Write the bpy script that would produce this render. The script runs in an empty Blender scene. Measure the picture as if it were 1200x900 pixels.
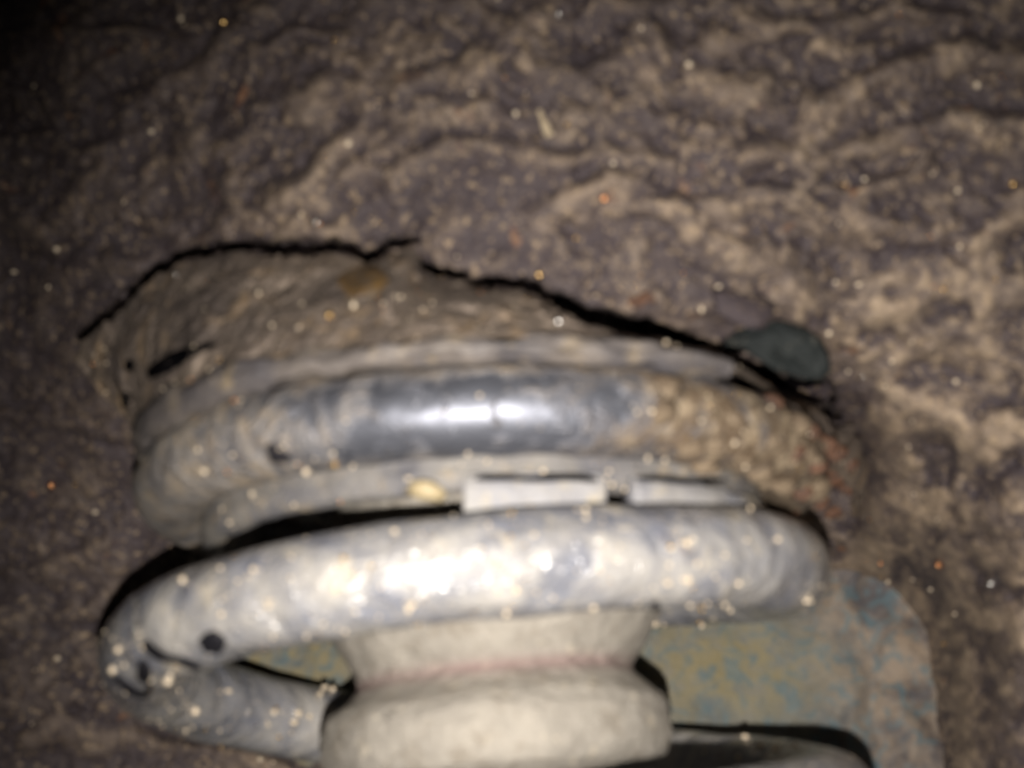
import bpy, bmesh, math, random
import numpy as np
from mathutils import Vector, Matrix
from mathutils.bvhtree import BVHTree
random.seed(7)
R = math.radians
sc = bpy.context.scene
C = sc.collection

# ------------------------------------------------------------------ camera
F_PX = 1840.0                     # focal length in pixels of a 1200 px wide frame
PITCH = R(16)
CAM = Vector((0.0062, -0.325, 0.0))
cd = bpy.data.cameras.new('camera'); cam = bpy.data.objects.new('camera', cd); C.objects.link(cam)
cam.location = CAM
cam.rotation_euler = (R(90) + PITCH, 0, 0)
cd.sensor_width = 36; cd.lens = 36 * F_PX / 1200
cd.clip_start = 0.01; cd.clip_end = 20
cd.dof.use_dof = True; cd.dof.focus_distance = 3.0; cd.dof.aperture_fstop = 26
sc.camera = cam
# ------------------------------------------------------------------ world + the phone flash
w = bpy.data.worlds.new('World'); sc.world = w; w.use_nodes = True
w.node_tree.nodes['Background'].inputs[0].default_value = (0.8, 0.85, 1, 1)
w.node_tree.nodes['Background'].inputs[1].default_value = 0.0015
ld = bpy.data.lights.new('phone_flash', 'SPOT'); lamp = bpy.data.objects.new('phone_flash', ld); C.objects.link(lamp)
ld.energy = 7.6; ld.color = (1.0, 0.935, 0.855); ld.shadow_soft_size = 0.0016
ld.spot_size = R(60); ld.spot_blend = 1.0
lamp.location = CAM + Vector((0.001, 0.004, -0.0195))
aim = Vector((0.032, 0.0, 0.052))
lamp.rotation_euler = (aim - lamp.location).to_track_quat('-Z', 'Y').to_euler()
sc.view_settings.view_transform = 'Standard'; sc.view_settings.look = 'None'
sc.view_settings.exposure = 0.0; sc.view_settings.gamma = 1.0
sc.cycles.use_denoising = True
sc.cycles.max_bounces = 6; sc.cycles.sample_clamp_indirect = 2.0; sc.cycles.sample_clamp_direct = 14.0

# ------------------------------------------------------------------ helpers
cp, sp = math.cos(PITCH), math.sin(PITCH)
def ray(px, py):
    a = (px - 600) / F_PX; b = (450 - py) / F_PX
    return Vector((a, cp - b * sp, sp + b * cp))
def at(px, py, y):
    d = ray(px, py); t = (y - CAM.y) / d.y
    return CAM + d * t
def at_np(px, py, y):
    a = (px - 600) / F_PX; b = (450 - py) / F_PX
    dx, dy, dz = a, cp - b * sp, sp + b * cp
    t = (y - CAM.y) / dy
    return np.stack([CAM.x + dx * t, CAM.y + dy * t, CAM.z + dz * t], -1)

def tag(o, label=None, cat=None, group=None, kind=None):
    if label: o['label'] = label
    if cat: o['category'] = cat
    if group: o['group'] = group
    if kind: o['kind'] = kind
    return o
def empty(name, loc):
    o = bpy.data.objects.new(name, None); C.objects.link(o); o.location = loc; o.empty_display_size = .01
    return o
def mesh_obj(name, verts, faces, mat, parent=None, smooth=True):
    me = bpy.data.meshes.new(name)
    me.from_pydata([tuple(v) for v in verts], [], faces)
    me.update()
    if smooth: me.polygons.foreach_set('use_smooth', [True] * len(me.polygons))
    me.materials.append(mat)
    o = bpy.data.objects.new(name, me); C.objects.link(o)
    if parent:
        o.parent = parent
        me.transform(Matrix.Translation(-parent_world(parent)))
    return o
def parent_world(p):
    v = Vector((0, 0, 0))
    while p: v += p.location; p = p.parent
    return v
def grid_obj(name, P, mat, parent=None, wrap_u=False, wrap_v=False, attrs=None):
    """P: (nu, nv, 3) array of points -> one quad sheet"""
    nu, nv = P.shape[:2]
    idx = np.arange(nu * nv).reshape(nu, nv)
    A = idx
    if wrap_u: A = np.concatenate([A, A[:1]], 0)
    if wrap_v: A = np.concatenate([A, A[:, :1]], 1)
    q = np.stack([A[:-1, :-1], A[1:, :-1], A[1:, 1:], A[:-1, 1:]], -1).reshape(-1, 4)
    me = bpy.data.meshes.new(name)
    n = len(q)
    me.vertices.add(nu * nv); me.vertices.foreach_set('co', P.astype(np.float32).ravel())
    me.loops.add(n * 4); me.loops.foreach_set('vertex_index', q.astype(np.int32).ravel())
    me.polygons.add(n); me.polygons.foreach_set('loop_start', np.arange(0, n * 4, 4, dtype=np.int32))
    me.polygons.foreach_set('use_smooth', np.ones(n, dtype=bool))
    if attrs:
        for k, v in attrs.items():
            at_ = me.attributes.new(k, 'FLOAT', 'POINT'); at_.data.foreach_set('value', v.astype(np.float32).ravel())
    me.update(calc_edges=True); me.validate()
    me.materials.append(mat)
    o = bpy.data.objects.new(name, me); C.objects.link(o)
    if parent:
        o.parent = parent; me.transform(Matrix.Translation(-parent_world(parent)))
    return o

# numpy value noise
class VN:
    def __init__(s, seed): s.t = np.random.RandomState(seed).rand(256, 256)
    def __call__(s, x, y, wy=256):
        xi = np.floor(x).astype(int); yi = np.floor(y).astype(int)
        fx = x - xi; fy = y - yi
        fx = fx * fx * fx * (fx * (fx * 6 - 15) + 10); fy = fy * fy * fy * (fy * (fy * 6 - 15) + 10)
        t = s.t
        a = t[xi % 256, yi % wy]; b = t[(xi + 1) % 256, yi % wy]
        c = t[xi % 256, (yi + 1) % wy]; d = t[(xi + 1) % 256, (yi + 1) % wy]
        return (a * (1 - fx) + b * fx) * (1 - fy) + (c * (1 - fx) + d * fx) * fy
def fbm(n, x, y, o=4, g=.5):
    s = 0; a = 1; t = 0
    for i in range(o):
        s = s + a * n(x * 2 ** i + 17.3 * i, y * 2 ** i + 5.1 * i); t += a; a *= g
    return s / t
def sstep(a, b, x):
    t = np.clip((x - a) / (b - a), 0, 1); return t * t * (3 - 2 * t)
def seg_dist(px, py, pts):
    """distance of arrays of points to a polyline; also parameter 0..1"""
    best = np.full(px.shape, 1e9); par = np.zeros(px.shape); n = len(pts) - 1
    for i in range(n):
        (x0, y0), (x1, y1) = pts[i][:2], pts[i + 1][:2]
        dx, dy = x1 - x0, y1 - y0
        t = np.clip(((px - x0) * dx + (py - y0) * dy) / (dx * dx + dy * dy + 1e-9), 0, 1)
        d = np.hypot(px - x0 - t * dx, py - y0 - t * dy)
        m = d < best; best = np.where(m, d, best); par = np.where(m, (i + t) / n, par)
    return best, par

# ------------------------------------------------------------------ materials
def new_mat(name):
    m = bpy.data.materials.new(name); m.use_nodes = True
    nt = m.node_tree; b = nt.nodes['Principled BSDF']
    return m, nt, b
def N(nt, typ, **kw):
    n = nt.nodes.new(typ)
    for k, v in kw.items(): setattr(n, k, v)
    return n
def noise(nt, scale, detail=6, rough=.6, dist=0.0, coord=None):
    n = N(nt, 'ShaderNodeTexNoise'); n.inputs['Scale'].default_value = scale
    n.inputs['Detail'].default_value = detail; n.inputs['Roughness'].default_value = rough
    n.inputs['Distortion'].default_value = dist
    if coord is not None: nt.links.new(coord, n.inputs['Vector'])
    return n.outputs['Fac']
def ramp(nt, fac, stops):
    r = N(nt, 'ShaderNodeValToRGB'); e = r.color_ramp.elements
    while len(e) < len(stops): e.new(.5)
    for i, (p, c) in enumerate(stops):
        e[i].position = p; e[i].color = (c, c, c, 1) if isinstance(c, (int, float)) else (*c, 1)
    nt.links.new(fac, r.inputs[0]); return r.outputs[0]
def mix(nt, fac, a, b):
    m = N(nt, 'ShaderNodeMix', data_type='RGBA')
    if isinstance(fac, (int, float)): m.inputs[0].default_value = fac
    else: nt.links.new(fac, m.inputs[0])
    for k, v in ((6, a), (7, b)):
        if isinstance(v, tuple): m.inputs[k].default_value = (*v, 1)
        else: nt.links.new(v, m.inputs[k])
    return m.outputs[2]
def mathn(nt, op, a, b=None, clamp=False):
    m = N(nt, 'ShaderNodeMath', operation=op, use_clamp=clamp)
    for k, v in ((0, a), (1, b)):
        if v is None: continue
        if isinstance(v, (int, float)): m.inputs[k].default_value = v
        else: nt.links.new(v, m.inputs[k])
    return m.outputs[0]
def bump(nt, b, h, dist, strength=1.0):
    n = N(nt, 'ShaderNodeBump'); n.inputs['Strength'].default_value = strength
    n.inputs['Distance'].default_value = dist
    nt.links.new(h, n.inputs['Height']); nt.links.new(n.outputs[0], b.inputs['Normal'])
def objc(nt): return N(nt, 'ShaderNodeTexCoord').outputs['Object']
def attr(nt, name):
    a = N(nt, 'ShaderNodeAttribute'); a.attribute_name = name; return a.outputs['Fac']

# undercoated wall: black tar-like coat, tan road dust lying on its folds
def wall_mat():
    m, nt, b = new_mat('dusty_undercoat'); co = objc(nt)
    base = mix(nt, noise(nt, 55, 4, .6, .5, co), (.024, .018, .024), (.080, .061, .065))
    dustf = mathn(nt, 'MULTIPLY', attr(nt, 'dust'), ramp(nt, noise(nt, 260, 5, .7, .3, co), [(.30, .25), (.62, 1.0)]), True)
    dcol = mix(nt, noise(nt, 90, 3, .6, 0, co), (.30, .215, .145), (.47, .375, .275))
    c = mix(nt, dustf, base, dcol)
    rust = ramp(nt, noise(nt, 130, 3, .5, .6, co), [(.68, 0.0), (.76, 1.0)])
    c = mix(nt, mathn(nt, 'MULTIPLY', rust, .55), c, (.30, .13, .05))
    sp_ = ramp(nt, noise(nt, 620, 2, .6, 0, co), [(.58, 0.0), (.68, 1.0)])
    c = mix(nt, mathn(nt, 'MULTIPLY', sp_, .5), c, (.46, .34, .21))
    nt.links.new(c, b.inputs['Base Color'])
    nt.links.new(ramp(nt, noise(nt, 200, 4, .6, 0, co), [(.3, .42), (.7, .85)]), b.inputs['Roughness'])
    bump(nt, b, noise(nt, 500, 5, .65, 0, co), .0012, .9)
    return m
M_wall = wall_mat()
def mottled(name, c1, c2, s1, c3=None, s3=200, lo=.55, hi=.7, rough=(.5, .8), bd=.0004, bs=700, metal=0, spec=.5, amt=.9, stops=(.35, .65)):
    m, nt, b = new_mat(name); co = objc(nt)
    c = mix(nt, ramp(nt, noise(nt, s1, 5, .6, .4, co), [(stops[0], 0.0), (stops[1], 1.0)]), c1, c2)
    if c3: c = mix(nt, mathn(nt, 'MULTIPLY', ramp(nt, noise(nt, s3, 5, .65, .5, co), [(lo, 0.0), (hi, 1.0)]), amt), c, c3)
    nt.links.new(c, b.inputs['Base Color'])
    nt.links.new(ramp(nt, noise(nt, s1 * 2.3, 4, .6, 0, co), [(.3, rough[0]), (.7, rough[1])]), b.inputs['Roughness'])
    b.inputs['Metallic'].default_value = metal; b.inputs['Specular IOR Level'].default_value = spec
    bump(nt, b, noise(nt, bs, 5, .6, 0, co), bd)
    return m
M_panel = mottled('stained_panel_paint', (.13, .15, .165), (.23, .215, .19), 45, (.33, .29, .12), 80, .46, .60, (.5, .75), .0005, 500)
def panel_mat():
    m, nt, b = new_mat('blue_grey_panel_paint'); co = objc(nt)
    c = mix(nt, ramp(nt, noise(nt, 70, 5, .6, .4, co), [(.35, 0.0), (.65, 1.0)]), (.07, .092, .10), (.14, .138, .122))
    och = mathn(nt, 'MULTIPLY', attr(nt, 'ochre'), ramp(nt, noise(nt, 150, 5, .7, .4, co), [(.34, 0.1), (.54, 1.0)]), True)
    c = mix(nt, och, c, (.19, .158, .078))
    c = mix(nt, mathn(nt, 'MULTIPLY', attr(nt, 'dusty'), ramp(nt, noise(nt, 130, 5, .6, .3, co), [(.25, .8), (.5, 1.0)]), True), c, mix(nt, ramp(nt, noise(nt, 90, 5, .65, .3, co), [(.42, 0.0), (.62, 1.0)]), (.05, .042, .045), (.21, .16, .115)))
    blu = ramp(nt, noise(nt, 210, 4, .6, 1.0, co), [(.50, 0.0), (.62, 1.0)])
    c = mix(nt, mathn(nt, 'MULTIPLY', blu, .65), c, (.055, .11, .135))
    nt.links.new(c, b.inputs['Base Color']); b.inputs['Roughness'].default_value = .6
    bump(nt, b, noise(nt, 600, 4, .6, 0, co), .0004)
    return m
M_panel = panel_mat()

# coil: pale grey paint under dust, a wet-looking gloss broken by grit
def coil_mat():
    m, nt, b = new_mat('dusty_grey_spring_paint'); co = objc(nt)
    n1 = noise(nt, 80, 6, .68, .3, co)
    c = mix(nt, ramp(nt, n1, [(.38, 0.0), (.62, 1.0)]), (.19, .20, .24), (.43, .41, .385))
    n2 = noise(nt, 160, 4, .6, .8, co)
    c = mix(nt, mathn(nt, 'MULTIPLY', ramp(nt, n2, [(.60, 0.0), (.68, 1.0)]), .55), c, (.68, .60, .47))
    n3 = noise(nt, 120, 3, .6, .3, co)
    c = mix(nt, mathn(nt, 'MULTIPLY', ramp(nt, n3, [(.64, 0.0), (.72, 1.0)]), .5), c, (.12, .12, .16))
    nt.links.new(c, b.inputs['Base Color'])
    nt.links.new(ramp(nt, noise(nt, 75, 4, .6, 0, co), [(.42, .20), (.56, .60)]), b.inputs['Roughness'])
    b.inputs['Specular IOR Level'].default_value = .8; b.inputs['Coat Weight'].default_value = .7; b.inputs['Coat Roughness'].default_value = .22
    bump(nt, b, noise(nt, 110, 5, .6, .2, co), .0022)
    n = N(nt, 'ShaderNodeBump'); n.inputs['Strength'].default_value = 1; n.inputs['Distance'].default_value = .0042
    nt.links.new(noise(nt, 170, 3, .55, .2, co), n.inputs['Height']); nt.links.new(n.outputs[0], b.inputs['Coat Normal'])
    nt.links.new(ramp(nt, noise(nt, 120, 3, .6, 0, co), [(.36, 0.0), (.46, 1.0)]), b.inputs['Coat Weight'])
    return m
M_coil = coil_mat()
# isolator bead: smooth dark rubber, dirt caked towards its two ends
def bead_mat():
    m, nt, b = new_mat('dark_rubber_with_dirt'); co = objc(nt)
    d = attr(nt, 'dirt')
    n1 = noise(nt, 140, 5, .65, .6, co)
    f = ramp(nt, mathn(nt, 'ADD', mathn(nt, 'MULTIPLY', n1, 1.9), mathn(nt, 'SUBTRACT', d, .86)), [(.20, 0.0), (.72, 1.0)])
    dc = mix(nt, attr(nt, 'rustside'), (.25, .23, .215), (.13, .09, .055))
    dc = mix(nt, mathn(nt, 'MULTIPLY', ramp(nt, noise(nt, 190, 5, .68, .3, co), [(.48, 0.0), (.60, 1.0)]), .8), dc, (.38, .30, .205))
    dc = mix(nt, mathn(nt, 'MULTIPLY', ramp(nt, noise(nt, 120, 5, .65, .2, co), [(.50, 0.0), (.62, 1.0)]), .8), dc, (.085, .08, .088))
    c = mix(nt, f, (.17, .18, .215), dc)
    nt.links.new(mathn(nt, 'MULTIPLY', mathn(nt, 'SUBTRACT', 1.0, f), .75), b.inputs['Metallic'])
    nt.links.new(c, b.inputs['Base Color'])
    nt.links.new(mathn(nt, 'ADD', mathn(nt, 'MULTIPLY', f, .18), .49), b.inputs['Roughness'])
    b.inputs['Specular IOR Level'].default_value = .75
    bump(nt, b, mathn(nt, 'ADD', mathn(nt, 'MULTIPLY', noise(nt, 400, 4, .6, 0, co), f), mathn(nt, 'MULTIPLY', noise(nt, 120, 3, .6, 0, co), .18)), .0016)
    return m
M_bead = bead_mat()
M_lip = mottled('grey_dusty_rubber', (.12, .12, .135), (.24, .225, .205), 85, (.32, .265, .195), 260, .54, .68, (.45, .7), .0006, 500)
M_tab = mottled('pale_dusty_plastic', (.25, .255, .29), (.37, .355, .34), 90, (.45, .39, .29), 200, .58, .68, (.4, .65), .0005, 500)
M_flange = mottled('worn_grey_metal', (.085, .08, .088), (.185, .16, .14), 75, (.27, .215, .145), 150, .56, .68, (.42, .7), .0006, 500)
M_skirt = mottled('dirt_caked_steel', (.105, .085, .075), (.25, .20, .16), 50, (.32, .23, .145), 100, .54, .66, (.5, .8), .0012, 420)
M_rust = mottled('flaking_rust', (.085, .042, .024), (.17, .078, .042), 160, (.05, .035, .03), 300, .5, .6, (.6, .9), .001, 700)
def foam_mat():
    m, nt, b = new_mat('sandy_cream_foam'); co = objc(nt)
    c = mix(nt, ramp(nt, noise(nt, 75, 6, .7, .3, co), [(.36, 0.0), (.64, 1.0)]), (.32, .295, .26), (.435, .40, .35))
    c = mix(nt, mathn(nt, 'MULTIPLY', ramp(nt, noise(nt, 190, 5, .7, .2, co), [(.52, 0.0), (.66, 1.0)]), .7), c, (.27, .235, .19))
    c = mix(nt, mathn(nt, 'MULTIPLY', ramp(nt, noise(nt, 260, 3, .6, 0, co), [(.62, 0.0), (.70, 1.0)]), .6), c, (.66, .58, .46))
    c = mix(nt, mathn(nt, 'MULTIPLY', attr(nt, 'stain'), .75, True), c, (.25, .16, .155))
    nt.links.new(c, b.inputs['Base Color']); b.inputs['Roughness'].default_value = .85; b.inputs['Specular IOR Level'].default_value = .3
    bump(nt, b, noise(nt, 330, 5, .7, 0, co), .0016)
    return m
M_bump = foam_mat()
M_groove = mottled('pinkish_foam_stain', (.27, .19, .19), (.34, .28, .26), 150, None, rough=(.8, .9), spec=.2)
M_black = mottled('black_tar', (.012, .012, .016), (.022, .020, .024), 200, None, rough=(.5, .7), spec=.2)
M_plug = mottled('dark_green_flake', (.007, .010, .011), (.024, .028, .028), 140, (.12, .11, .09), 260, .60, .72, (.6, .8), .0009, 500, spec=.25)
M_shade = mottled('painted_black_shade', (.004, .004, .005), (.008, .007, .008), 100, None, rough=(.9, .95), spec=0.0)  # near-black colour that stands for shade in gaps and above the tabs
M_clod = mottled('tan_mud', (.34, .27, .18), (.50, .41, .28), 300, None, rough=(.6, .85), bd=.0008)
M_yellow = mottled('yellow_grit_stone', (.34, .27, .15), (.52, .43, .27), 300, None, rough=(.35, .6), bd=.0004)
def glint(name, c, rough, metal=1.0):
    m, nt, b = new_mat(name); b.inputs['Base Color'].default_value = (*c, 1)
    b.inputs['Metallic'].default_value = metal; b.inputs['Roughness'].default_value = rough; return m
M_gold = glint('gold_sand_glint', (.95, .62, .24), .22)
M_white = glint('white_quartz_glint', (.95, .93, .90), .20)
M_orange = glint('orange_sand_glint', (.85, .40, .18), .3)
M_tan = glint('tan_sand', (.78, .66, .50), .45, .35)

# ------------------------------------------------------------------ the undercoated wall (one displaced sheet)
CX = np.array([-520, 0, 150, 350, 600, 850, 1000, 1200, 1720], float)
CY = np.array([-420, 0, 200, 350, 450, 600, 750, 900, 1330], float)
DY = np.array([
 [-.020, -.040, -.050, -.055, -.060, -.060, -.055, -.055, -.055],
 [ .020, -.008, -.018, -.034, -.044, -.044, -.042, -.040, -.040],
 [ .035,  .008, -.008, -.032, -.045, -.042, -.036, -.032, -.032],
 [ .050,  .022, -.002, -.028, -.040, -.034, -.022, -.022, -.024],
 [ .060,  .032,  .012, -.010, -.020, -.010,  .000, -.012, -.014],
 [ .075,  .045,  .036,  .050,  .060,  .066,  .052,  .000,  .000],
 [ .085,  .055,  .052,  .108,  .100,  .105,  .128,  .024,  .010],
 [ .095,  .060,  .060,  .086,  .100,  .105,  .130,  .045,  .020],
 [ .100,  .080,  .085,  .100,  .100,  .100,  .095,  .060,  .030]])
def depth_at(px, py):
    def interp1(xs, v, x, axis):
        i = np.clip(np.searchsorted(xs, x) - 1, 0, len(xs) - 2)
        t = np.clip((x - xs[i]) / (xs[i + 1] - xs[i]), 0, 1)
        return i, t * t * (3 - 2 * t) * .5 + t * .5
    i, tx = interp1(CX, None, px, 0); j, ty = interp1(CY, None, py, 0)
    a = DY[j, i] * (1 - tx) + DY[j, i + 1] * tx
    b = DY[j + 1, i] * (1 - tx) + DY[j + 1, i + 1] * tx
    return a * (1 - ty) + b * ty

# dark openings in the wall: (points, half width px)
CRACKS = [
 ([(98, 393), (125, 372), (150, 348), (176, 322), (205, 306)], 7.0),
 ([(205, 303), (235, 296), (262, 288)], 6.5),
 ([(262, 290), (290, 286), (325, 292), (360, 291), (398, 288), (432, 303)], 7.5),
 ([(432, 303), (455, 288), (486, 282)], 6.5),
 ([(488, 311), (515, 320), (545, 323)], 5.0),
 ([(552, 331), (600, 331), (632, 340), (655, 352)], 5.5),
 ([(655, 354), (690, 374), (730, 381), (768, 390), (800, 399), (828, 414)], 11.0),
 ([(172, 436), (205, 420), (252, 402)], 9.0),
 ([(152, 424), (152, 432)], 8.0), ([(147, 462), (149, 475)], 8.0),
 ([(850, 408), (870, 408)], 8.0), ([(878, 436), (915, 452), (968, 460)], 14.0),
 ([(962, 482), (982, 487)], 7.0),
]
RIDGES = [  # polyline, half width px, height mm, dust
 ([(640, 262), (680, 235), (710, 214), (745, 219), (800, 245), (840, 280), (880, 305), (940, 330), (950, 370)], 19, 3.2, 1.0),
 ([(875, 185), (920, 180), (950, 142), (990, 120), (1040, 100), (1075, 85), (1125, 70), (1200, 76), (1300, 60)], 15, 3.2, .62),
 ([(945, 205), (960, 192), (1000, 172), (1060, 160), (1125, 150), (1210, 150)], 12, 2.4, .45),
 ([(920, 238), (960, 221), (1000, 226), (1045, 220), (1078, 210), (1090, 190)], 11, 2.4, .65),
 ([(760, 250), (850, 246), (920, 240), (1000, 265), (1100, 276)], 16, 2.2, .6),
 ([(1145, 285), (1165, 260), (1200, 243), (1280, 240)], 12, 2.4, .6),
 ([(965, 415), (985, 380), (1010, 362), (1045, 362)], 20, 2.6, .95),
 ([(1040, 318), (1110, 320), (1160, 335), (1230, 330)], 18, 2.2, .7),
 ([(1095, 392), (1150, 392), (1200, 428)], 20, 2.4, .65),
 ([(1010, 420), (1045, 445), (1060, 480), (1040, 530), (1000, 640)], 24, 2.8, .95),
 ([(1050, 505), (1095, 492), (1140, 505), (1200, 500)], 20, 2.6, .95),
 ([(1030, 580), (1075, 600), (1120, 585), (1180, 610)], 20, 2.2, .75),
 ([(1110, 640), (1105, 700), (1125, 760), (1130, 840), (1110, 920)], 19, 2.6, .65),
 ([(1160, 700), (1185, 780), (1160, 860)], 22, 2.2, .6), ([(1200, 560), (1230, 640), (1215, 730)], 24, 2.2, .6),
 ([(612, 52), (650, 75), (685, 86), (715, 66), (775, 45)], 13, 2.8, .55),
 ([(818, 46), (850, 36), (880, 42)], 13, 2.0, .5), ([(818, 74), (858, 90), (895, 112), (905, 128)], 15, 2.4, .65),
 ([(665, 178), (720, 182), (785, 186)], 12, 2.0, .6), ([(470, 215), (520, 180), (600, 170), (665, 178)], 12, 2.2, .45),
 ([(672, 130), (720, 120), (760, 140), (800, 135)], 12, 1.8, .35),
 ([(320, 228), (345, 210), (380, 190), (418, 160)], 13, 3.0, .8),
 ([(358, 128), (378, 100), (398, 86), (432, 106)], 15, 2.8, .65), ([(368, 64), (400, 58), (432, 74)], 12, 2.4, .6),
 ([(400, 212), (430, 205), (462, 218)], 13, 1.8, .6), ([(465, 108), (500, 86), (550, 62), (592, 44)], 13, 2.8, .6),
 ([(476, 100), (470, 130), (482, 162)], 13, 2.0, .6), ([(500, 120), (560, 110), (600, 130)], 14, 1.6, .35),
 ([(234, 284), (250, 258), (266, 235), (272, 200)], 12, 2.6, .55), ([(75, 242), (98, 220), (122, 206), (165, 235), (196, 256)], 11, 2.2, .35),
 ([(65, 48), (150, 35), (225, 46)], 11, 2.0, .3), ([(140, 132), (175, 115), (225, 92), (250, 58), (282, 34)], 11, 2.4, .35),
 ([(10, 112), (50, 118), (88, 132)], 10, 1.8, .3), ([(8, 250), (72, 280), (125, 286), (172, 302)], 12, 2.2, .4),
 ([(306, 62), (348, 36), (402, 40)], 11, 2.2, .35), ([(200, 130), (225, 160), (215, 195)], 11, 1.8, .3),
 ([(322, 270), (350, 260), (396, 270)], 11, 1.8, .95), ([(80, 320), (100, 300), (150, 305)], 13, 1.8, .45),
 ([(0, 180), (60, 170), (95, 190), (150, 175)], 10, 1.8, .25), ([(600, 20), (560, 5), (500, 15), (440, 5)], 12, 2.0, .35),
 ([(900, 20), (960, 30), (1040, 12), (1120, 25)], 12, 2.0, .35), ([(700, 10), (760, 15), (800, 0)], 12, 2.0, .35),
 ([(0, 478), (60, 488), (112, 502)], 9, 2.0, .45), ([(95, 525), (115, 540), (128, 570)], 9, 1.6, .4),
 ([(10, 668), (60, 660), (110, 655), (135, 640)], 9, 2.0, .75), ([(60, 712), (95, 706), (125, 690), (145, 672)], 9, 1.8, .7),
 ([(0, 745), (45, 752), (60, 762)], 9, 1.6, .6), ([(20, 868), (70, 850), (135, 862), (180, 880), (260, 886), (330, 898)], 12, 2.2, .9),
 ([(0, 620), (60, 606), (100, 615)], 8, 1.4, .35), ([(0, 815), (40, 820), (80, 812), (140, 835)], 9, 1.6, .4),
]
def wall_fields(px, py):
    n1, n2, n3, n4, n5 = VN(1), VN(2), VN(3), VN(4), VN(5)
    u, v = px / 100., py / 100.
    wx = fbm(n1, u * 1.1 + 40, v * 1.1 + 40, 3) - .5; wy = fbm(n2, u * 1.1 + 40, v * 1.1 + 40, 3) - .5
    # folds run one way on the left, another on the right
    def fold(ang, n, ka, kb, o, g, w):
        a = u * math.cos(ang) - v * math.sin(ang); b = u * math.sin(ang) + v * math.cos(ang)
        return fbm(n, a * ka + wx * w + 60, b * kb + wy * w + 60, o, g)
    mixlr = sstep(430, 720, px + wy * 300)
    r = fold(.75, n4, .9, 2.0, 2, .4, 1.0) * (1 - mixlr) + fold(-.30, n4, .8, 2.1, 2, .4, 1.0) * mixlr
    ridge = 1 - np.abs(2 * r - 1) * 1.9
    ridge = np.clip(ridge, -.3, 1)
    fine = fbm(n5, u * 9 + 80, v * 9 + 80, 4, .6)
    lump = fbm(n2, u * 3.2 + wx * 1.2 + 90, v * 3.6 + wy * 1.2 + 90, 4, .55)
    broad = fold(.75, n5, .9, 2.3, 4, .5, .9) * (1 - mixlr) + fold(-.30, n5, .8, 2.2, 4, .5, .9) * mixlr
    amp = .5 + .9 * sstep(.35, .65, fbm(n1, u * .6 + 10, v * .6 + 70, 2))
    ph = (fold(.62, n4, .50, .95, 2, .28, .8) * (1 - mixlr) + fold(-.22, n4, .42, .95, 2, .28, .8) * mixlr) * 6.5 + (fbm(n3, u * 2.6 + 12, v * 2.6 + 77, 2) - .5) * 1.1
    fr = ph - np.floor(ph)
    saw = np.where(fr < .88, fr / .88, (1 - fr) / .12)
    saw = saw ** 1.4
    amp2 = .35 + .85 * sstep(.38, .62, fbm(n2, u * .9 + 33, v * .9 + 71, 2))
    h = (saw * .7 * amp2 + (broad - .5) * 6.0 + (lump - .5) * 2.8 + (fine - .5) * 1.8) * .001
    dust = sstep(.50, .68, broad) * sstep(.40, .62, lump) * .8 + sstep(.52, .72, fine) * .22 + .04
    dust = dust * .55 + sstep(.48, .66, fine) * sstep(.42, .58, lump) * .38
    dust += .50 * sstep(620, 1000, px) * sstep(180, 420, py) * sstep(.40, .56, lump)
    crease = np.zeros(px.shape)
    wpx = px + wx * 46; wpy = py + wy * 46
    for pts, wd, hh, du in RIDGES:
        wd = wd * 1.2
        d, _ = seg_dist(wpx, wpy, pts)
        wv = wd * (.35 + .75 * fine + .85 * lump)
        g = np.exp(-(d / wv) ** 2)
        dc, _ = seg_dist(wpx + wd * .35, wpy + wd * 1.05, pts)
        gc = np.exp(-(dc / (wd * .45)) ** 2) * (1 - g) * sstep(.30, .55, lump + .15)
        h = h * (1 - .45 * g) + (g * hh * 1.15 - gc * 1.8) * .001
        crease = np.maximum(crease, gc)
        dust = np.maximum(dust, g * du * (.45 + .95 * sstep(.36, .60, lump)) * (.40 + .95 * fine))
    dust = np.clip(dust - .6 * crease, 0, 1)
    # the smooth grey cup-shaped hollow above the seat
    sm = np.exp(-(((px - 560) / 90) ** 2 + ((py - 235) / 55) ** 2))
    h *= 1 - .75 * sm; dust = dust * (1 - .6 * sm)
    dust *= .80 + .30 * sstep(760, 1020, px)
    # dust mask scaled down toward the left
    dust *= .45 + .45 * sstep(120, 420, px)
    # corroded hollow right of the seat
    hol = np.exp(-(((px - 985) / 44) ** 2 + ((py - 560) / 82) ** 2) ** 1.3)
    h = h - .013 * hol; dust *= 1 - .95 * hol
    open_ = np.zeros(px.shape)
    j = (fbm(n5, u * 7 + 20, v * 7 + 50, 3) - .5)
    j2 = (fbm(n3, u * 7 + 25, v * 7 + 15, 3) - .5)
    for pts, wd in CRACKS:
        d, t = seg_dist(px + j * 14, py + j2 * 14, pts)
        k = wd * (.72 + .38 * np.sin(np.pi * np.clip(t, .06, .94)))
        open_ = np.maximum(open_, 1 - sstep(k * .75, k * 1.25, d))
    return h, np.clip(dust, 0, 1), open_
sx = np.arange(-520, 1721, 3.2); sy = np.arange(-420, 1331, 3.2)
PX, PY = np.meshgrid(sx, sy, indexing='ij')
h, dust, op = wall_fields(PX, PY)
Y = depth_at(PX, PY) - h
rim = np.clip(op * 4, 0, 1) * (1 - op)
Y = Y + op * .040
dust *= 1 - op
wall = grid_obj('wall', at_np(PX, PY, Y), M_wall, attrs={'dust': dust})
tag(wall, kind='structure')

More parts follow.
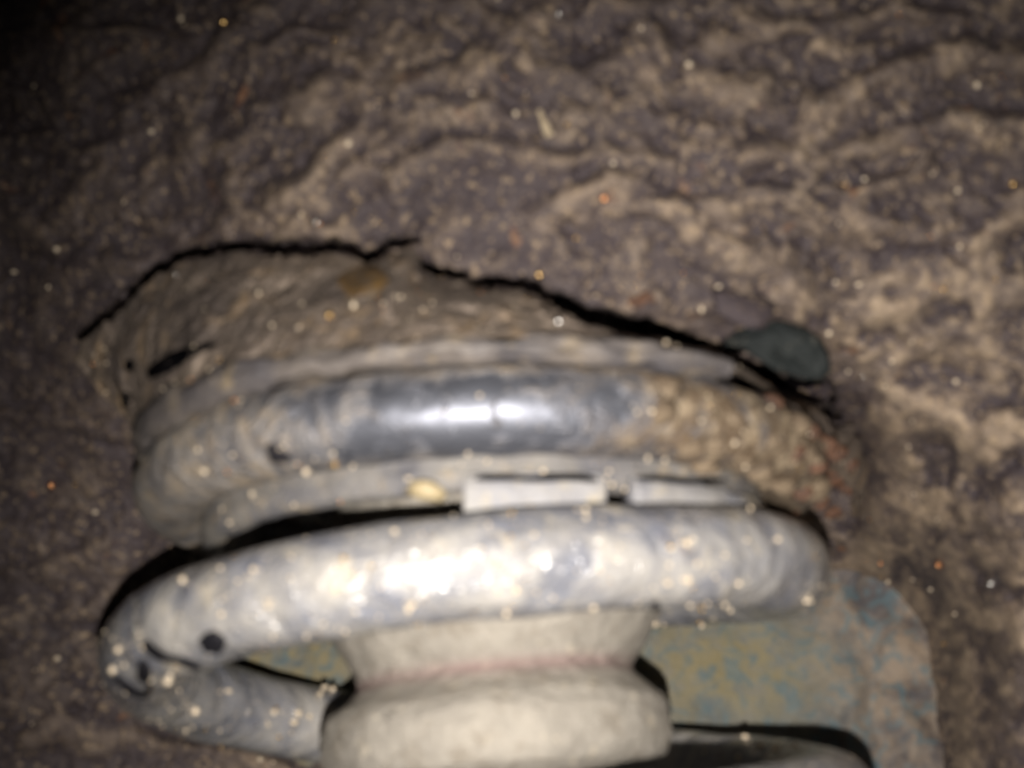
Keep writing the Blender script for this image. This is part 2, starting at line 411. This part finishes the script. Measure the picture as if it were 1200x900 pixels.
# ------------------------------------------------------------------ smooth stained panel behind the spring
qx = np.arange(255, 1290, 6.0); qy = np.arange(570, 1300, 6.0)
QX, QY = np.meshgrid(qx, qy, indexing='ij')
edge = (fbm(VN(9), QY / 60, QX * 0 + 3, 3) - .5) * 6
QXX = QX + edge * sstep(900, 1090, QX)
base = .0865 - .004 * sstep(900, 1090, QX)
panel_y = base + (fbm(VN(8), QX / 70, QY / 70, 3) - .5) * .0022
panel_y = panel_y + .02 * (1 - sstep(258, 275, QX))
panel_y = panel_y - .004 * (fbm(VN(10), QX / 38, QY / 38, 3) - .5) * sstep(880, 1040, QX + np.maximum(0, 760 - QY) * .8)
och = np.exp(-(((QX - 850) / 130) ** 2 + ((QY - 780) / 70) ** 2)) * 1.1 + sstep(450, 380, QX)
panel = grid_obj('body_panel', at_np(QXX, QY, panel_y), M_panel, attrs={'ochre': np.clip(och, 0, 1), 'dusty': sstep(900, 1060, QX + np.maximum(0, 760 - QY) * 1.1)})
tag(panel, 'smooth blue grey painted panel with ochre stains behind the coil and bump stop', 'panel')

# ------------------------------------------------------------------ coil spring
nz = VN(21)
KP = [-3 * math.pi, -2 * math.pi, -math.pi, 0, math.pi, 2 * math.pi, 2.5 * math.pi]
KZ = [-.063, -.0395, -.0155, .0080, .0318, .0525, .0600]
KR = [.0685, .0685, .0685, .0685, .0678, .0618, .0610]
def smooth_interp(x, xs, ys):
    ys = np.array(ys); xs = np.array(xs); m = np.gradient(ys, xs)
    i = np.clip(np.searchsorted(xs, x) - 1, 0, len(xs) - 2)
    hh = xs[i + 1] - xs[i]; t = (x - xs[i]) / hh
    return ((2*t**3-3*t**2+1)*ys[i] + (t**3-2*t**2+t)*hh*m[i] + (-2*t**3+3*t**2)*ys[i+1] + (t**3-t**2)*hh*m[i+1])
WIRE_R = .0090
spring = empty('coil_spring', (0, 0, 0))
tag(spring, 'dusty pale grey steel coil spring wound around the cream bump stop', 'coil spring')
nu, nv = 1300, 44
phi = np.linspace(-2.2 * math.pi, 2.5 * math.pi, nu)
zz = smooth_interp(phi, KP, KZ); rr = smooth_interp(phi, KP, KR)
P0 = np.stack([rr * np.cos(phi), rr * np.sin(phi), zz], -1)
T = np.gradient(P0, axis=0); T /= np.linalg.norm(T, axis=1)[:, None]
rad = np.stack([np.cos(phi), np.sin(phi), phi * 0], -1)
rad -= (rad * T).sum(1)[:, None] * T; rad /= np.linalg.norm(rad, axis=1)[:, None]
up = np.cross(T, rad)
th = np.linspace(0, 2 * math.pi, nv, endpoint=False)
U, V = np.meshgrid(phi * 12 + 100, th / (2 * math.pi) * 16, indexing='ij')
disp = (fbm(nz, U, V, 1) * 0 + nz(U * .5, V * .5, 8) - .5) * .0006 + (nz(U, V, 16) - .5) * .0002
rw = WIRE_R + disp + .0005 * sstep(1.7 * math.pi, 2.0 * math.pi, phi)[:, None]
rw[-14:] *= np.sqrt(1 - np.linspace(0, .98, 14) ** 2)[:, None]
P = P0[:, None, :] + rw[..., None] * (np.cos(th)[None, :, None] * rad[:, None, :] + np.sin(th)[None, :, None] * up[:, None, :])
wire = grid_obj('wire', P, M_coil, spring, wrap_v=True)

# ------------------------------------------------------------------ rubber isolator: round bead + inner lip + tabs
iso = empty('rubber_isolator', (0, 0, .0693))
tag(iso, 'dark rounded rubber isolator ring clamped between spring top and rusty seat', 'isolator ring')
def ring_sweep(name, Rf, zf, prof, mat, parent, a0=0, a1=2*math.pi, n=360, attrs=None, nseed=31, namp=.0004, nsc=14, zsc=None):
    """prof: list of (dr, dz) closed profile"""
    full = abs(a1 - a0 - 2 * math.pi) < 1e-6
    a = np.linspace(a0, a1, n, endpoint=not full)
    pr = np.array(prof); vn = VN(nseed)
    A, K = np.meshgrid(a * nsc, np.arange(len(pr)) * .5, indexing='ij')
    dn = (vn(A, K, 16) - .5) * namp * 2
    r = Rf(a)[:, None] + pr[None, :, 0] + dn * .7; z = zf(a)[:, None] + pr[None, :, 1] * (1 if zsc is None else zsc(a)[:, None]) + dn * .7
    P = np.stack([r * np.cos(a)[:, None], r * np.sin(a)[:, None], z], -1)
    at_ = {k: np.repeat(f(a)[:, None], len(pr), 1) for k, f in (attrs or {}).items()}
    if 'dirt' in at_:   # dirt also lies along the upper shoulder
        at_['dirt'] = np.maximum(at_['dirt'], (.62 * sstep(.35, .85, pr[:, 1] / BR))[None, :])
    o = grid_obj(name, P, mat, parent, wrap_u=full, wrap_v=True, attrs=at_)
    if not full:   # caps
        bm = bmesh.new(); bm.from_mesh(o.data)
        bm.edges.ensure_lookup_table()
        bmesh.ops.holes_fill(bm, edges=[e for e in bm.edges if e.is_boundary], sides=0)
        bm.to_mesh(o.data); bm.free()
    return o
def circ(r, n=28, sx=1, sz=1): return [(r * sx * math.cos(t), r * sz * math.sin(t)) for t in np.linspace(0, 2 * math.pi, n, endpoint=False)]
BR = .0079
zb = lambda a: .0700 + .0026 * np.cos(a)
# dirt: by azimuth, little in the wiped front middle
def dirt(a):
    d = np.abs((a - 1.5 * math.pi - .02)) ; d = np.minimum(d, np.abs(d - 2 * math.pi))
    l = sstep(.02, .95, np.abs(d)); r_ = sstep(-.10, 1.05, ((a - 1.5 * math.pi + math.pi) % (2 * math.pi)) - math.pi)
    return np.maximum(l * .74, r_ * .92)
rs = lambda a: sstep(-.05, .5, ((a - 1.5 * math.pi + math.pi) % (2 * math.pi)) - math.pi)
bead = ring_sweep('round_bead', lambda a: .0640 + 0 * a, zb, circ(BR, 32, 1, 1.0), M_bead, iso, attrs={'dirt': dirt, 'rustside': rs}, namp=.00035)
lip_prof = [(-.0030, .004), (.0015, .004), (.0030, -.002), (.0032, -.0065), (.0022, -.0085), (.0005, -.0090), (-.0012, -.0082), (-.0022, -.004)]
def densify(p, k=4):
    out = []
    for i in range(len(p)):
        a, b = p[i], p[(i + 1) % len(p)]
        for t in range(k): out.append((a[0] + (b[0]-a[0])*t/k, a[1] + (b[1]-a[1])*t/k))
    return out
lip = ring_sweep('inner_lip', lambda a: .0548 + 0 * a, lambda a: zb(a) - .0035, densify(lip_prof), M_lip, iso, namp=.0005)
tag(lip, 'grey inner lip of the isolator')
def arc_of(px):    # azimuth on the front of a ring of radius r at a pixel column
    return lambda r: min(((abs((CAM.x + (px - 600) / F_PX * ((r * math.sin(t) - CAM.y) / cp) * 1.0) - r * math.cos(t)), t) for t in np.linspace(1.05 * math.pi, 1.95 * math.pi, 1500)))[1]
tab_prof = densify([(0, .0022), (.0042, .0014), (.0052, -.0005), (.0050, -.0062), (.0035, -.0072), (0, -.007)], 4)
TABS = []
for x0, x1 in ((545, 706), (741, 893)):
    a0, a1 = arc_of(x0)(.060), arc_of(x1)(.060)
    t = ring_sweep('tab', lambda a: .0556 + 0 * a, lambda a: zb(a) - .0116, tab_prof, M_tab, iso, a0, a1, 60, namp=.0003, nseed=int(x0))
    tag(t, 'pale dusty tab on the lower edge'); TABS.append(t)

# ------------------------------------------------------------------ spring seat: flange, top plate, dirt caked skirt
seat = empty('spring_seat', (0, 0, .080))
tag(seat, 'dirt caked steel spring seat above the rubber ring with rusty right side', 'spring seat')
zf = lambda a: .0796 + .0020 * np.cos(a)
fl_prof = densify([(-.008, -.0016), (-.003, -.0022), (.0006, -.0024), (.0020, -.0014), (.0022, .0000), (.0012, .0012), (-.002, .0022), (-.008, .0022)], 3)
flange = ring_sweep('flange', lambda a: .0702 + 0 * a, zf, fl_prof, M_flange, seat, .98 * math.pi, 1.72 * math.pi, 240, namp=0.0011, zsc=lambda a: 1 + 1.0 * sstep(1.42 * math.pi, 1.15 * math.pi, a))
# the plate the isolator bears against, seen from below
def disc(name, r0, r1, z, mat, parent, n=120):
    a = np.linspace(0, 2 * math.pi, n, endpoint=False); rs_ = np.linspace(r0, r1, 8)
    A, RR = np.meshgrid(a, rs_, indexing='ij')
    Z = z + (fbm(VN(40), A * 3, RR * 200, 3) - .5) * .001
    return grid_obj(name, np.stack([RR * np.cos(A), RR * np.sin(A), Z], -1), mat, parent, wrap_u=True)
plate = disc('seat_plate', .0, .0690, .0755, M_black, seat)

# skirt: lofted from the flange up to the torn edge against the wall
TOP = [(86, 420), (98, 397), (125, 377), (150, 354), (176, 328), (205, 312), (235, 303), (262, 297), (290, 295), (325, 300), (360, 300), (398, 297), (432, 311),
       (458, 297), (486, 290), (492, 316), (515, 326), (545, 329), (560, 337), (600, 338), (632, 347), (655, 364), (690, 389), (730, 396), (768, 405), (800, 414),
       (828, 430), (850, 424), (880, 450), (915, 466), (955, 474), (965, 496), (1000, 500), (1018, 545), (1010, 600)]
tl = np.array(TOP, float); seglen = np.r_[0, np.cumsum(np.hypot(*np.diff(tl, axis=0).T))]; seglen /= seglen[-1]
ns, nt_ = 520, 60
s = np.linspace(0, 1, ns)
tx = np.interp(s, seglen, tl[:, 0]); ty = np.interp(s, seglen, tl[:, 1])
txs = tx + (VN(50)(s * 160, s * 0 + 2) - .5) * 5; tys = ty + (VN(51)(s * 160, s * 0 + 2) - .5) * 6
wy_ = depth_at(txs, tys) - .0025
top3 = at_np(txs, tys, wy_)
# flange azimuth nearest to the column of each top point
def az_of_px(x):
    al = 1.04 * math.pi; ar = 1.97 * math.pi
    return np.interp(x, [86, 145, 200, 300, 420, 565, 720, 860, 950, 1018], [1.0*math.pi, 1.06*math.pi, 1.14*math.pi, 1.24*math.pi, 1.36*math.pi, 1.5*math.pi, 1.645*math.pi, 1.79*math.pi, 1.90*math.pi, 2.0*math.pi])
az = az_of_px(tx)
dz_ = sstep(1.70 * math.pi, 1.84 * math.pi, az)
br_ = .0708 + dz_ * .0026
bot3 = np.stack([br_ * np.cos(az), br_ * np.sin(az), zf(az) + .0014 - dz_ * .0085], -1)
v = np.linspace(0, 1, nt_)
W = v[None, :, None]
Pk = bot3[:, None, :] * (1 - W) + top3[:, None, :] * W
# bulge outward towards the viewer, and crusty relief
bul = np.sin(np.pi * v)[None, :] * .003
S2, V2 = np.meshgrid(s * 48, v * 5, indexing='ij')
rel = (fbm(VN(52), S2, V2, 4, .6) - .5) * .0042 * np.minimum(1, np.sin(np.pi * v) * 2 + .25)[None, :]
Pk[..., 1] -= bul + rel
Pk[..., 2] += (fbm(VN(53), S2, V2, 4, .6) - .5) * .002 * np.sin(np.pi * v)[None, :]
# a turned-back return so the edge has thickness
back = Pk[:, -1:, :] + np.array([0, .014, .0015])[None, None, :]
Pk = np.concatenate([Pk, back], 1)
skirt = grid_obj('skirt', Pk, M_skirt, seat)
tag(skirt, 'brown dirt caked metal above the flange')

def bvh_of(o):
    off = parent_world(o)
    me = o.data
    return BVHTree.FromPolygons([v.co + off for v in me.vertices], [p.vertices[:] for p in me.polygons])
bv = {'wall': bvh_of(wall), 'wire': bvh_of(wire), 'bead': bvh_of(bead), 'skirt': bvh_of(skirt), 'lip': bvh_of(lip), 'flange': bvh_of(flange), 'panel': bvh_of(panel), 'tab0': bvh_of(TABS[0]), 'tab1': bvh_of(TABS[1])}
def hit(px, py, keys):
    best = None
    for k in keys:
        loc, nor, i, d = bv[k].ray_cast(CAM, ray(px, py).normalized())
        if loc and (best is None or d < best[2]):
            if nor.dot(ray(px, py)) > 0: nor = -nor
            best = (loc, nor, d, k)
    return best

# ------------------------------------------------------------------ bump stop
stop = empty('bump_stop', (.0030, 0, .065))
tag(stop, 'cream two lobed foam bump stop hanging inside the coil spring', 'bump stop')
prof = [(0, .0752), (.030, .0752), (.0340, .066), (.0360, .056), (.0362, .048), (.0350, .0430), (.0318, .0375), (.0286, .0326), (.0274, .0303),
        (.0296, .0280), (.0336, .0248), (.0350, .0226), (.0353, .0200), (.0352, .0160), (.0336, .0125), (.0270, .0097), (.015, .0080), (0, .0075)]
pp = np.array(prof); tt = np.linspace(0, len(pp) - 1, 110)
pr_ = np.stack([np.interp(tt, range(len(pp)), pp[:, 0]), np.interp(tt, range(len(pp)), pp[:, 1])], -1)
ker = np.array([1, 2, 3, 2, 1]) / 9.
for c in (0, 1):
    e = np.convolve(np.pad(pr_[:, c], 2, 'edge'), ker, 'valid'); pr_[:, c] = e
pr_[0, 0] = pr_[-1, 0] = 0
a = np.linspace(0, 2 * math.pi, 160, endpoint=False)
A, K = np.meshgrid(a, np.arange(110), indexing='ij')
dn = (VN(60)(K * .12, A / (2 * math.pi) * 16, 16) - .5) * .0008 + (VN(62)(K * .4, A / (2 * math.pi) * 64, 64) - .5) * .0006
rr_ = pr_[None, :, 0] * (1 + 0 * A) + dn * (pr_[None, :, 0] > .01)
Pb = np.stack([.0030 + rr_ * np.cos(A), rr_ * np.sin(A), pr_[None, :, 1] + 0 * A + .0024 * np.cos(A)], -1)
stain = np.exp(-((pr_[None, :, 1] + 0 * A - .0303) / .0016) ** 2) * (.4 + .9 * fbm(VN(61), A * 2, K * .1, 3))
Pb[..., :] += 0
kg = int(np.argmin(np.abs(pr_[:, 1] - .0300)))
for nm, sl in (('upper_lobe', slice(0, kg + 1)), ('lower_lobe', slice(kg, 110))):
    grid_obj(nm, Pb[:, sl], M_bump, stop, wrap_u=True, attrs={'stain': np.clip(stain[:, sl], 0, 1)})

# ------------------------------------------------------------------ marks, chips and black shade patches lying on surfaces
def patch(name, pts, key, mat, parent=None, th=.0005, n=9, fuzz=.12):
    """closed pixel outline -> thin crust hugging the surface under it"""
    keys = key if isinstance(key, tuple) else (key,)
    cx = sum(p[0] for p in pts) / len(pts); cy = sum(p[1] for p in pts) / len(pts)
    ring = []
    m = len(pts)
    for i in range(m * 3):
        k, t = divmod(i, 3); t /= 3
        p0, p1, p2, p3 = pts[(k-1) % m], pts[k], pts[(k+1) % m], pts[(k+2) % m]
        q = [.5 * ((2*p1[c]) + (-p0[c]+p2[c])*t + (2*p0[c]-5*p1[c]+4*p2[c]-p3[c])*t*t + (-p0[c]+3*p1[c]-3*p2[c]+p3[c])*t**3) for c in (0, 1)]
        s_ = 1 + random.uniform(-fuzz, fuzz)
        ring.append((cx + (q[0]-cx) * s_, cy + (q[1]-cy) * s_))
    V_, F_ = [], []
    h0 = hit(cx, cy, keys)
    if not h0: return None
    V_.append(h0[0] + h0[1] * th * 1.6)
    last = h0
    lv = (.5, .85, 1.0)
    for li, l in enumerate(lv):
        for q in ring:
            hh = hit(cx + (q[0]-cx)*l, cy + (q[1]-cy)*l, keys)
            if hh is None or abs(hh[2] - h0[2]) > .02: hh = last
            last = hh
            V_.append(hh[0] + hh[1] * (th * (1.5, 1.0, -.6)[li]))
    k = len(ring)
    for i in range(k): F_.append((0, 1 + i, 1 + (i+1) % k))
    for li in range(2):
        for i in range(k):
            j = (i+1) % k; F_.append((1+li*k+i, 1+(li+1)*k+i, 1+(li+1)*k+j, 1+li*k+j))
    return mesh_obj(name, V_, F_, mat, parent)
def stroke(name, line, wd, key, mat, parent=None, th=.0004):
    L, Rr = [], []
    for i, (x, y) in enumerate(line):
        x0, y0 = line[max(0, i-1)]; x1, y1 = line[min(len(line)-1, i+1)]
        d = math.hypot(x1-x0, y1-y0) or 1; nx, ny = -(y1-y0)/d, (x1-x0)/d
        w_ = wd[i] / 2
        L.append((x+nx*w_, y+ny*w_)); Rr.append((x-nx*w_, y-ny*w_))
    return patch(name, L + Rr[::-1], key, mat, parent, th, fuzz=.02)
patch('tar_spot', [(232, 748), (245, 738), (258, 740), (268, 752), (262, 765), (245, 766), (236, 758)], 'wire', M_black, spring)
patch('tar_spot', [(162, 775), (172, 772), (178, 784), (176, 798), (168, 802), (161, 792)], 'wire', M_black, spring)
stroke('scuff_mark', [(168, 752), (180, 764), (200, 772), (222, 776), (236, 784)], [10, 13, 8, 8, 6], 'wire', M_black, spring)
stroke('scuff_mark', [(137, 792), (146, 802), (160, 812), (173, 815)], [6, 9, 10, 7], 'wire', M_black, spring)
stroke('scuff_mark', [(176, 800), (174, 810), (170, 816)], [6, 7, 5], 'wire', M_black, spring)
patch('tar_spot', [(312, 522), (320, 519), (334, 530), (348, 536), (336, 542), (320, 543), (313, 533)], 'bead', M_black, iso)
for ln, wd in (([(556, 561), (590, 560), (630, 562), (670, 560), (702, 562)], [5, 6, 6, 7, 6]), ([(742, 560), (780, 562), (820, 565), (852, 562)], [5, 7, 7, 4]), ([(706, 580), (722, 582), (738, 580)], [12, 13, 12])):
    o_ = stroke('tab_shade', ln, wd, ('lip', 'bead', 'tab0', 'tab1'), M_shade, iso)  # shadow above each tab and dark notch between them, painted on in black
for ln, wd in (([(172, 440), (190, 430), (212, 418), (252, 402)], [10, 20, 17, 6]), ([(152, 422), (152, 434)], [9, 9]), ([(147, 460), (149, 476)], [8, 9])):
    stroke('gap_shade', ln, wd, ('wall', 'skirt', 'flange'), M_shade, seat)  # black patches stand in for the shade inside small openings
stroke('gap_shade', [(850, 406), (870, 412), (886, 436), (925, 449), (962, 450)], [12, 14, 14, 18, 6], ('wall', 'skirt'), M_shade, seat)  # shadow below the flake, put in as a black patch
patch('tar_spot', [(762, 706), (770, 704), (773, 711), (766, 714)], 'wire', M_black, spring)
o = patch('rust_patch', [(398, 318), (425, 310), (452, 318), (450, 340), (425, 348), (402, 342)], 'skirt', mottled('ochre_rust', (.12, .07, .025), (.26, .155, .055), 220, (.15, .12, .09), 200, .50, .62), seat, .0003)
# flaking rust at the right end: chunky flakes, each its own piece
def rock(name, loc, r, mat, parent=None, seed=0, squash=(1, 1, 1), sub=2, rough=.25):
    bm = bmesh.new(); bmesh.ops.create_icosphere(bm, subdivisions=sub, radius=1)
    rn = random.Random(seed); ph = [rn.uniform(0, 6) for _ in range(6)]
    for vv in bm.verts:
        c = vv.co
        f = 1 + rough * (math.sin(c.x*2.3+ph[0]) * math.sin(c.y*2.7+ph[1]) + .6*math.sin(c.z*3.9+ph[2]+c.x*2) * math.cos(c.y*4+ph[3]))
        vv.co = Vector((c.x*f*squash[0], c.y*f*squash[1], c.z*f*squash[2])) * r
    me = bpy.data.meshes.new(name); bm.to_mesh(me); bm.free()
    me.polygons.foreach_set('use_smooth', [True]*len(me.polygons)); me.materials.append(mat)
    o = bpy.data.objects.new(name, me); C.objects.link(o)
    o.rotation_euler = (rn.uniform(-.4,.4), rn.uniform(-.4,.4), rn.uniform(-.4,.4))
    o.location = Vector(loc) - (parent_world(parent) if parent else Vector((0,0,0)))
    if parent: o.parent = parent
    return o
ALL = ('wall', 'wire', 'bead', 'skirt', 'lip', 'flange', 'panel')
flk = [(948, 505, 9), (965, 520, 11), (982, 530, 9), (955, 545, 10), (975, 556, 12), (990, 570, 8), (940, 575, 9), (960, 588, 9), (980, 600, 8), (935, 530, 8), (995, 545, 8), (925, 600, 8), (905, 470, 8), (760, 348, 8), (745, 355, 7)]
for i, (x, y, r_) in enumerate(flk):
    hh = hit(x, y, ALL)
    rr2 = 1.35 * r_ * (hh[0] - CAM).length / F_PX
    rock('rust_flake', hh[0], rr2, M_rust, seat, i, (1.2, .5, .8))

M_crust = mottled('brown_crust', (.085, .06, .04), (.17, .125, .08), 120, (.24, .19, .13), 220, .56, .66, (.6, .9), .0012, 420)
rc = random.Random(5)
for i in range(34):
    x = rc.uniform(770, 965); y = 445 + (x - 770) * .38 + rc.uniform(-12, 85)
    hh = hit(x, y, ('bead', 'skirt'))
    if not hh or y > 605: continue
    rock('dirt_clod', hh[0] - hh[1] * .0003, rc.uniform(6, 19) * (hh[0] - CAM).length / F_PX, M_crust, iso, i, (1.2, .3, .9), 2)
# ------------------------------------------------------------------ loose things: plug, stones, straw, glinting grains
OUT = [(846, 404), (858, 391), (884, 379), (916, 375), (944, 384), (962, 398), (972, 418), (974, 436), (962, 446), (940, 444), (908, 434), (886, 420), (868, 408)]
yb = float(depth_at(np.array(918.), np.array(372.))) - .001
V_, F_ = [], []
cxp, cyp = 920, 408
lay = [(1.0, .006, 0), (1.0, .0, 0), (.93, -.0010, 1), (.60, -.0019, 1), (.25, -.0014, 1)]
rp = random.Random(9)
for l, dy, j_ in lay:
    for (x, y) in OUT:
        V_.append(at(cxp + (x - cxp) * l, cyp + (y - cyp) * l, yb + dy + (y - 375) * .00003 + j_ * rp.uniform(-.0004, .0004)))
n_ = len(OUT)
for q in range(len(lay) - 1):
    for i in range(n_): F_.append((q*n_+i, q*n_+(i+1) % n_, (q+1)*n_+(i+1) % n_, (q+1)*n_+i))
F_.append(tuple(range((len(lay)-1)*n_, len(lay)*n_)))
pc = sum(V_, Vector()) / len(V_)
plug = mesh_obj('metal_flake', [v_ - pc for v_ in V_], F_, M_plug, smooth=False); plug.location = pc
tag(plug, 'dark green grey broken flake lodged in the gap right of the seat', 'flake')
def px_rock(name, x, y, rpx, mat, label, cat, keys=ALL, group=None, seed=0, squash=(1, 1, 1), parent=None, sub=2):
    hh = hit(x, y, keys)
    r_ = rpx * (hh[0] - CAM).length / F_PX
    o = rock(name, hh[0] + hh[1] * r_ * .35, r_, mat, parent, seed, squash, sub)
    if label: tag(o, label, cat, group)
    return o
px_rock('mud_clod', 500, 574, 19, M_yellow, 'yellow clod of mud stuck under the inner lip left of the pale tabs', 'mud clod', seed=3, squash=(1.3, .8, .6), keys=('lip',))
px_rock('dirt_lump', 868, 362, 36, M_wall, 'smooth dark round lump just above the dark green flake', 'dirt lump', seed=5, squash=(1.25, .35, .75), keys=('wall',))
hh = hit(638, 148, ('wall',))
bm = bmesh.new(); bmesh.ops.create_cone(bm, cap_ends=True, segments=8, radius1=.0011, radius2=.0006, depth=.0065)
me = bpy.data.meshes.new('straw'); bm.to_mesh(me); bm.free(); me.materials.append(M_clod)
st = bpy.data.objects.new('straw', me); C.objects.link(st); st.location = hh[0] + hh[1] * .0006; st.rotation_euler = (0, R(-22), 0)
tag(st, 'short tan bit of straw stuck to the wall above the seat', 'straw')
for i, (x, y, r_, m, lb) in enumerate([
    (655, 376, 5.5, M_white, 'bright white glinting grain on the crack above the seat'),
    (655, 18, 5.0, M_white, 'white glinting grain at the very top of the wall'),
    (1163, 683, 5.0, M_white, 'white glinting grain on the wall at far right'),
    (372, 262, 5.0, M_white, 'white glinting grain just above the left end of the crack'),
    (262, 28, 5.0, M_gold, 'yellow glinting grain on the dark upper left wall'),
    (632, 322, 4.6, M_gold, 'yellow glinting grain above the crack beside the white one'),
    (386, 370, 5.0, M_gold, 'yellow glinting grain on the skirt below the rust patch'),
    (392, 543, 5.0, M_gold, 'yellow glinting grain at the foot of the dark rubber ring'),
    (1187, 216, 4.5, M_gold, 'yellow glinting grain at the right edge of the wall'),
    (62, 569, 4.5, M_orange, 'orange glinting grain alone on the dark left wall'),
    (708, 232, 4.5, M_orange, 'orange glinting grain on the tan ridge over the seat'),
    (1101, 661, 4.5, M_orange, 'orange glinting grain beside the panel edge at right')]):
    px_rock('sand_grain', x, y, r_, m, lb, 'sand grain', group='glinting grains of sand', seed=i, sub=2)

# fine grit, beyond counting: one object per host
def grit(name, pts, mats, parent=None):
    """pts: list of (loc, radius, material index)"""
    bm = bmesh.new(); bmesh.ops.create_icosphere(bm, subdivisions=1, radius=1)
    base = np.array([vv.co[:] for vv in bm.verts]); fc = np.array([[vv.index for vv in f.verts] for f in bm.faces]); bm.free()
    off = parent_world(parent) if parent else Vector((0, 0, 0))
    V_ = []; F_ = []; MI = []
    for i, (loc, r_, mi) in enumerate(pts):
        q = base * r_ * np.array([random.uniform(.7, 1.3) for _ in range(3)]) + np.array((loc - off)[:])
        V_.append(q); F_.append(fc + i * len(base)); MI += [mi] * len(fc)
    V_ = np.concatenate(V_); F_ = np.concatenate(F_)
    me = bpy.data.meshes.new(name); me.from_pydata(V_.tolist(), [], F_.tolist())
    for m in mats: me.materials.append(m)
    me.polygons.foreach_set('material_index', MI); me.polygons.foreach_set('use_smooth', [True]*len(MI)); me.update()
    o = bpy.data.objects.new(name, me); C.objects.link(o)
    if parent: o.parent = parent
    o['kind'] = 'stuff'; return o
rn = random.Random(11)
clump = VN(77)
def scatter(n, x0, y0, x1, y1, keys, want, rmin, rmax, wts, accept=None):
    out = []
    for _ in range(n):
        x, y = rn.uniform(x0, x1), rn.uniform(y0, y1)
        if rn.random() < .3: continue
        if accept and rn.random() > accept(x, y): continue
        if rn.random() > .15 + 1.6 * max(0, float(clump(np.array(x / 38.), np.array(y / 30.))) - .42) / .3: continue
        hh = hit(x, y, keys)
        if not hh or hh[3] != want: continue
        r_ = (rmin + (rmax - rmin) * rn.random() ** 9) * (hh[0] - CAM).length / F_PX
        mi = rn.choices(range(4), wts)[0]
        if mi == 3: r_ *= 1.5
        out.append((hh[0] + hh[1] * r_ * .5, r_, mi))
    return out
GM = [M_gold, M_white, M_orange, M_tan]
g = grit('sand_grit', scatter(9000, -300, -250, 1500, 1150, ('wall', 'panel'), 'wall', .35, 3.0, (4, 1.0, 1.3, 5), lambda x, y: .35 + .65 * min(1, max(0, (x + 100) / 900))), GM)
tag(g, 'fine sand and grit sprinkled over the undercoated wall', 'grit')
def near_lumps(x, y): return 1
grit('grit', scatter(6500, 100, 560, 1010, 900, ALL, 'wire', .4, 3.4, (1.6, 1.2, .1, 7)), GM, spring)
grit('grit', scatter(3000, 140, 400, 1010, 620, ALL, 'bead', .35, 3.2, (2, 1.2, .6, 6), lambda x, y: .15 + .85 * min(1, abs(x - 560) / 260)), GM, iso)
grit('grit', scatter(3200, 90, 280, 1020, 600, ALL, 'skirt', .35, 3.2, (2, 1.3, .6, 6)), GM, seat)

grit('grit', scatter(1500, 220, 500, 910, 620, ALL, 'lip', .4, 3.0, (2, 1.6, .3, 6)), GM, iso)
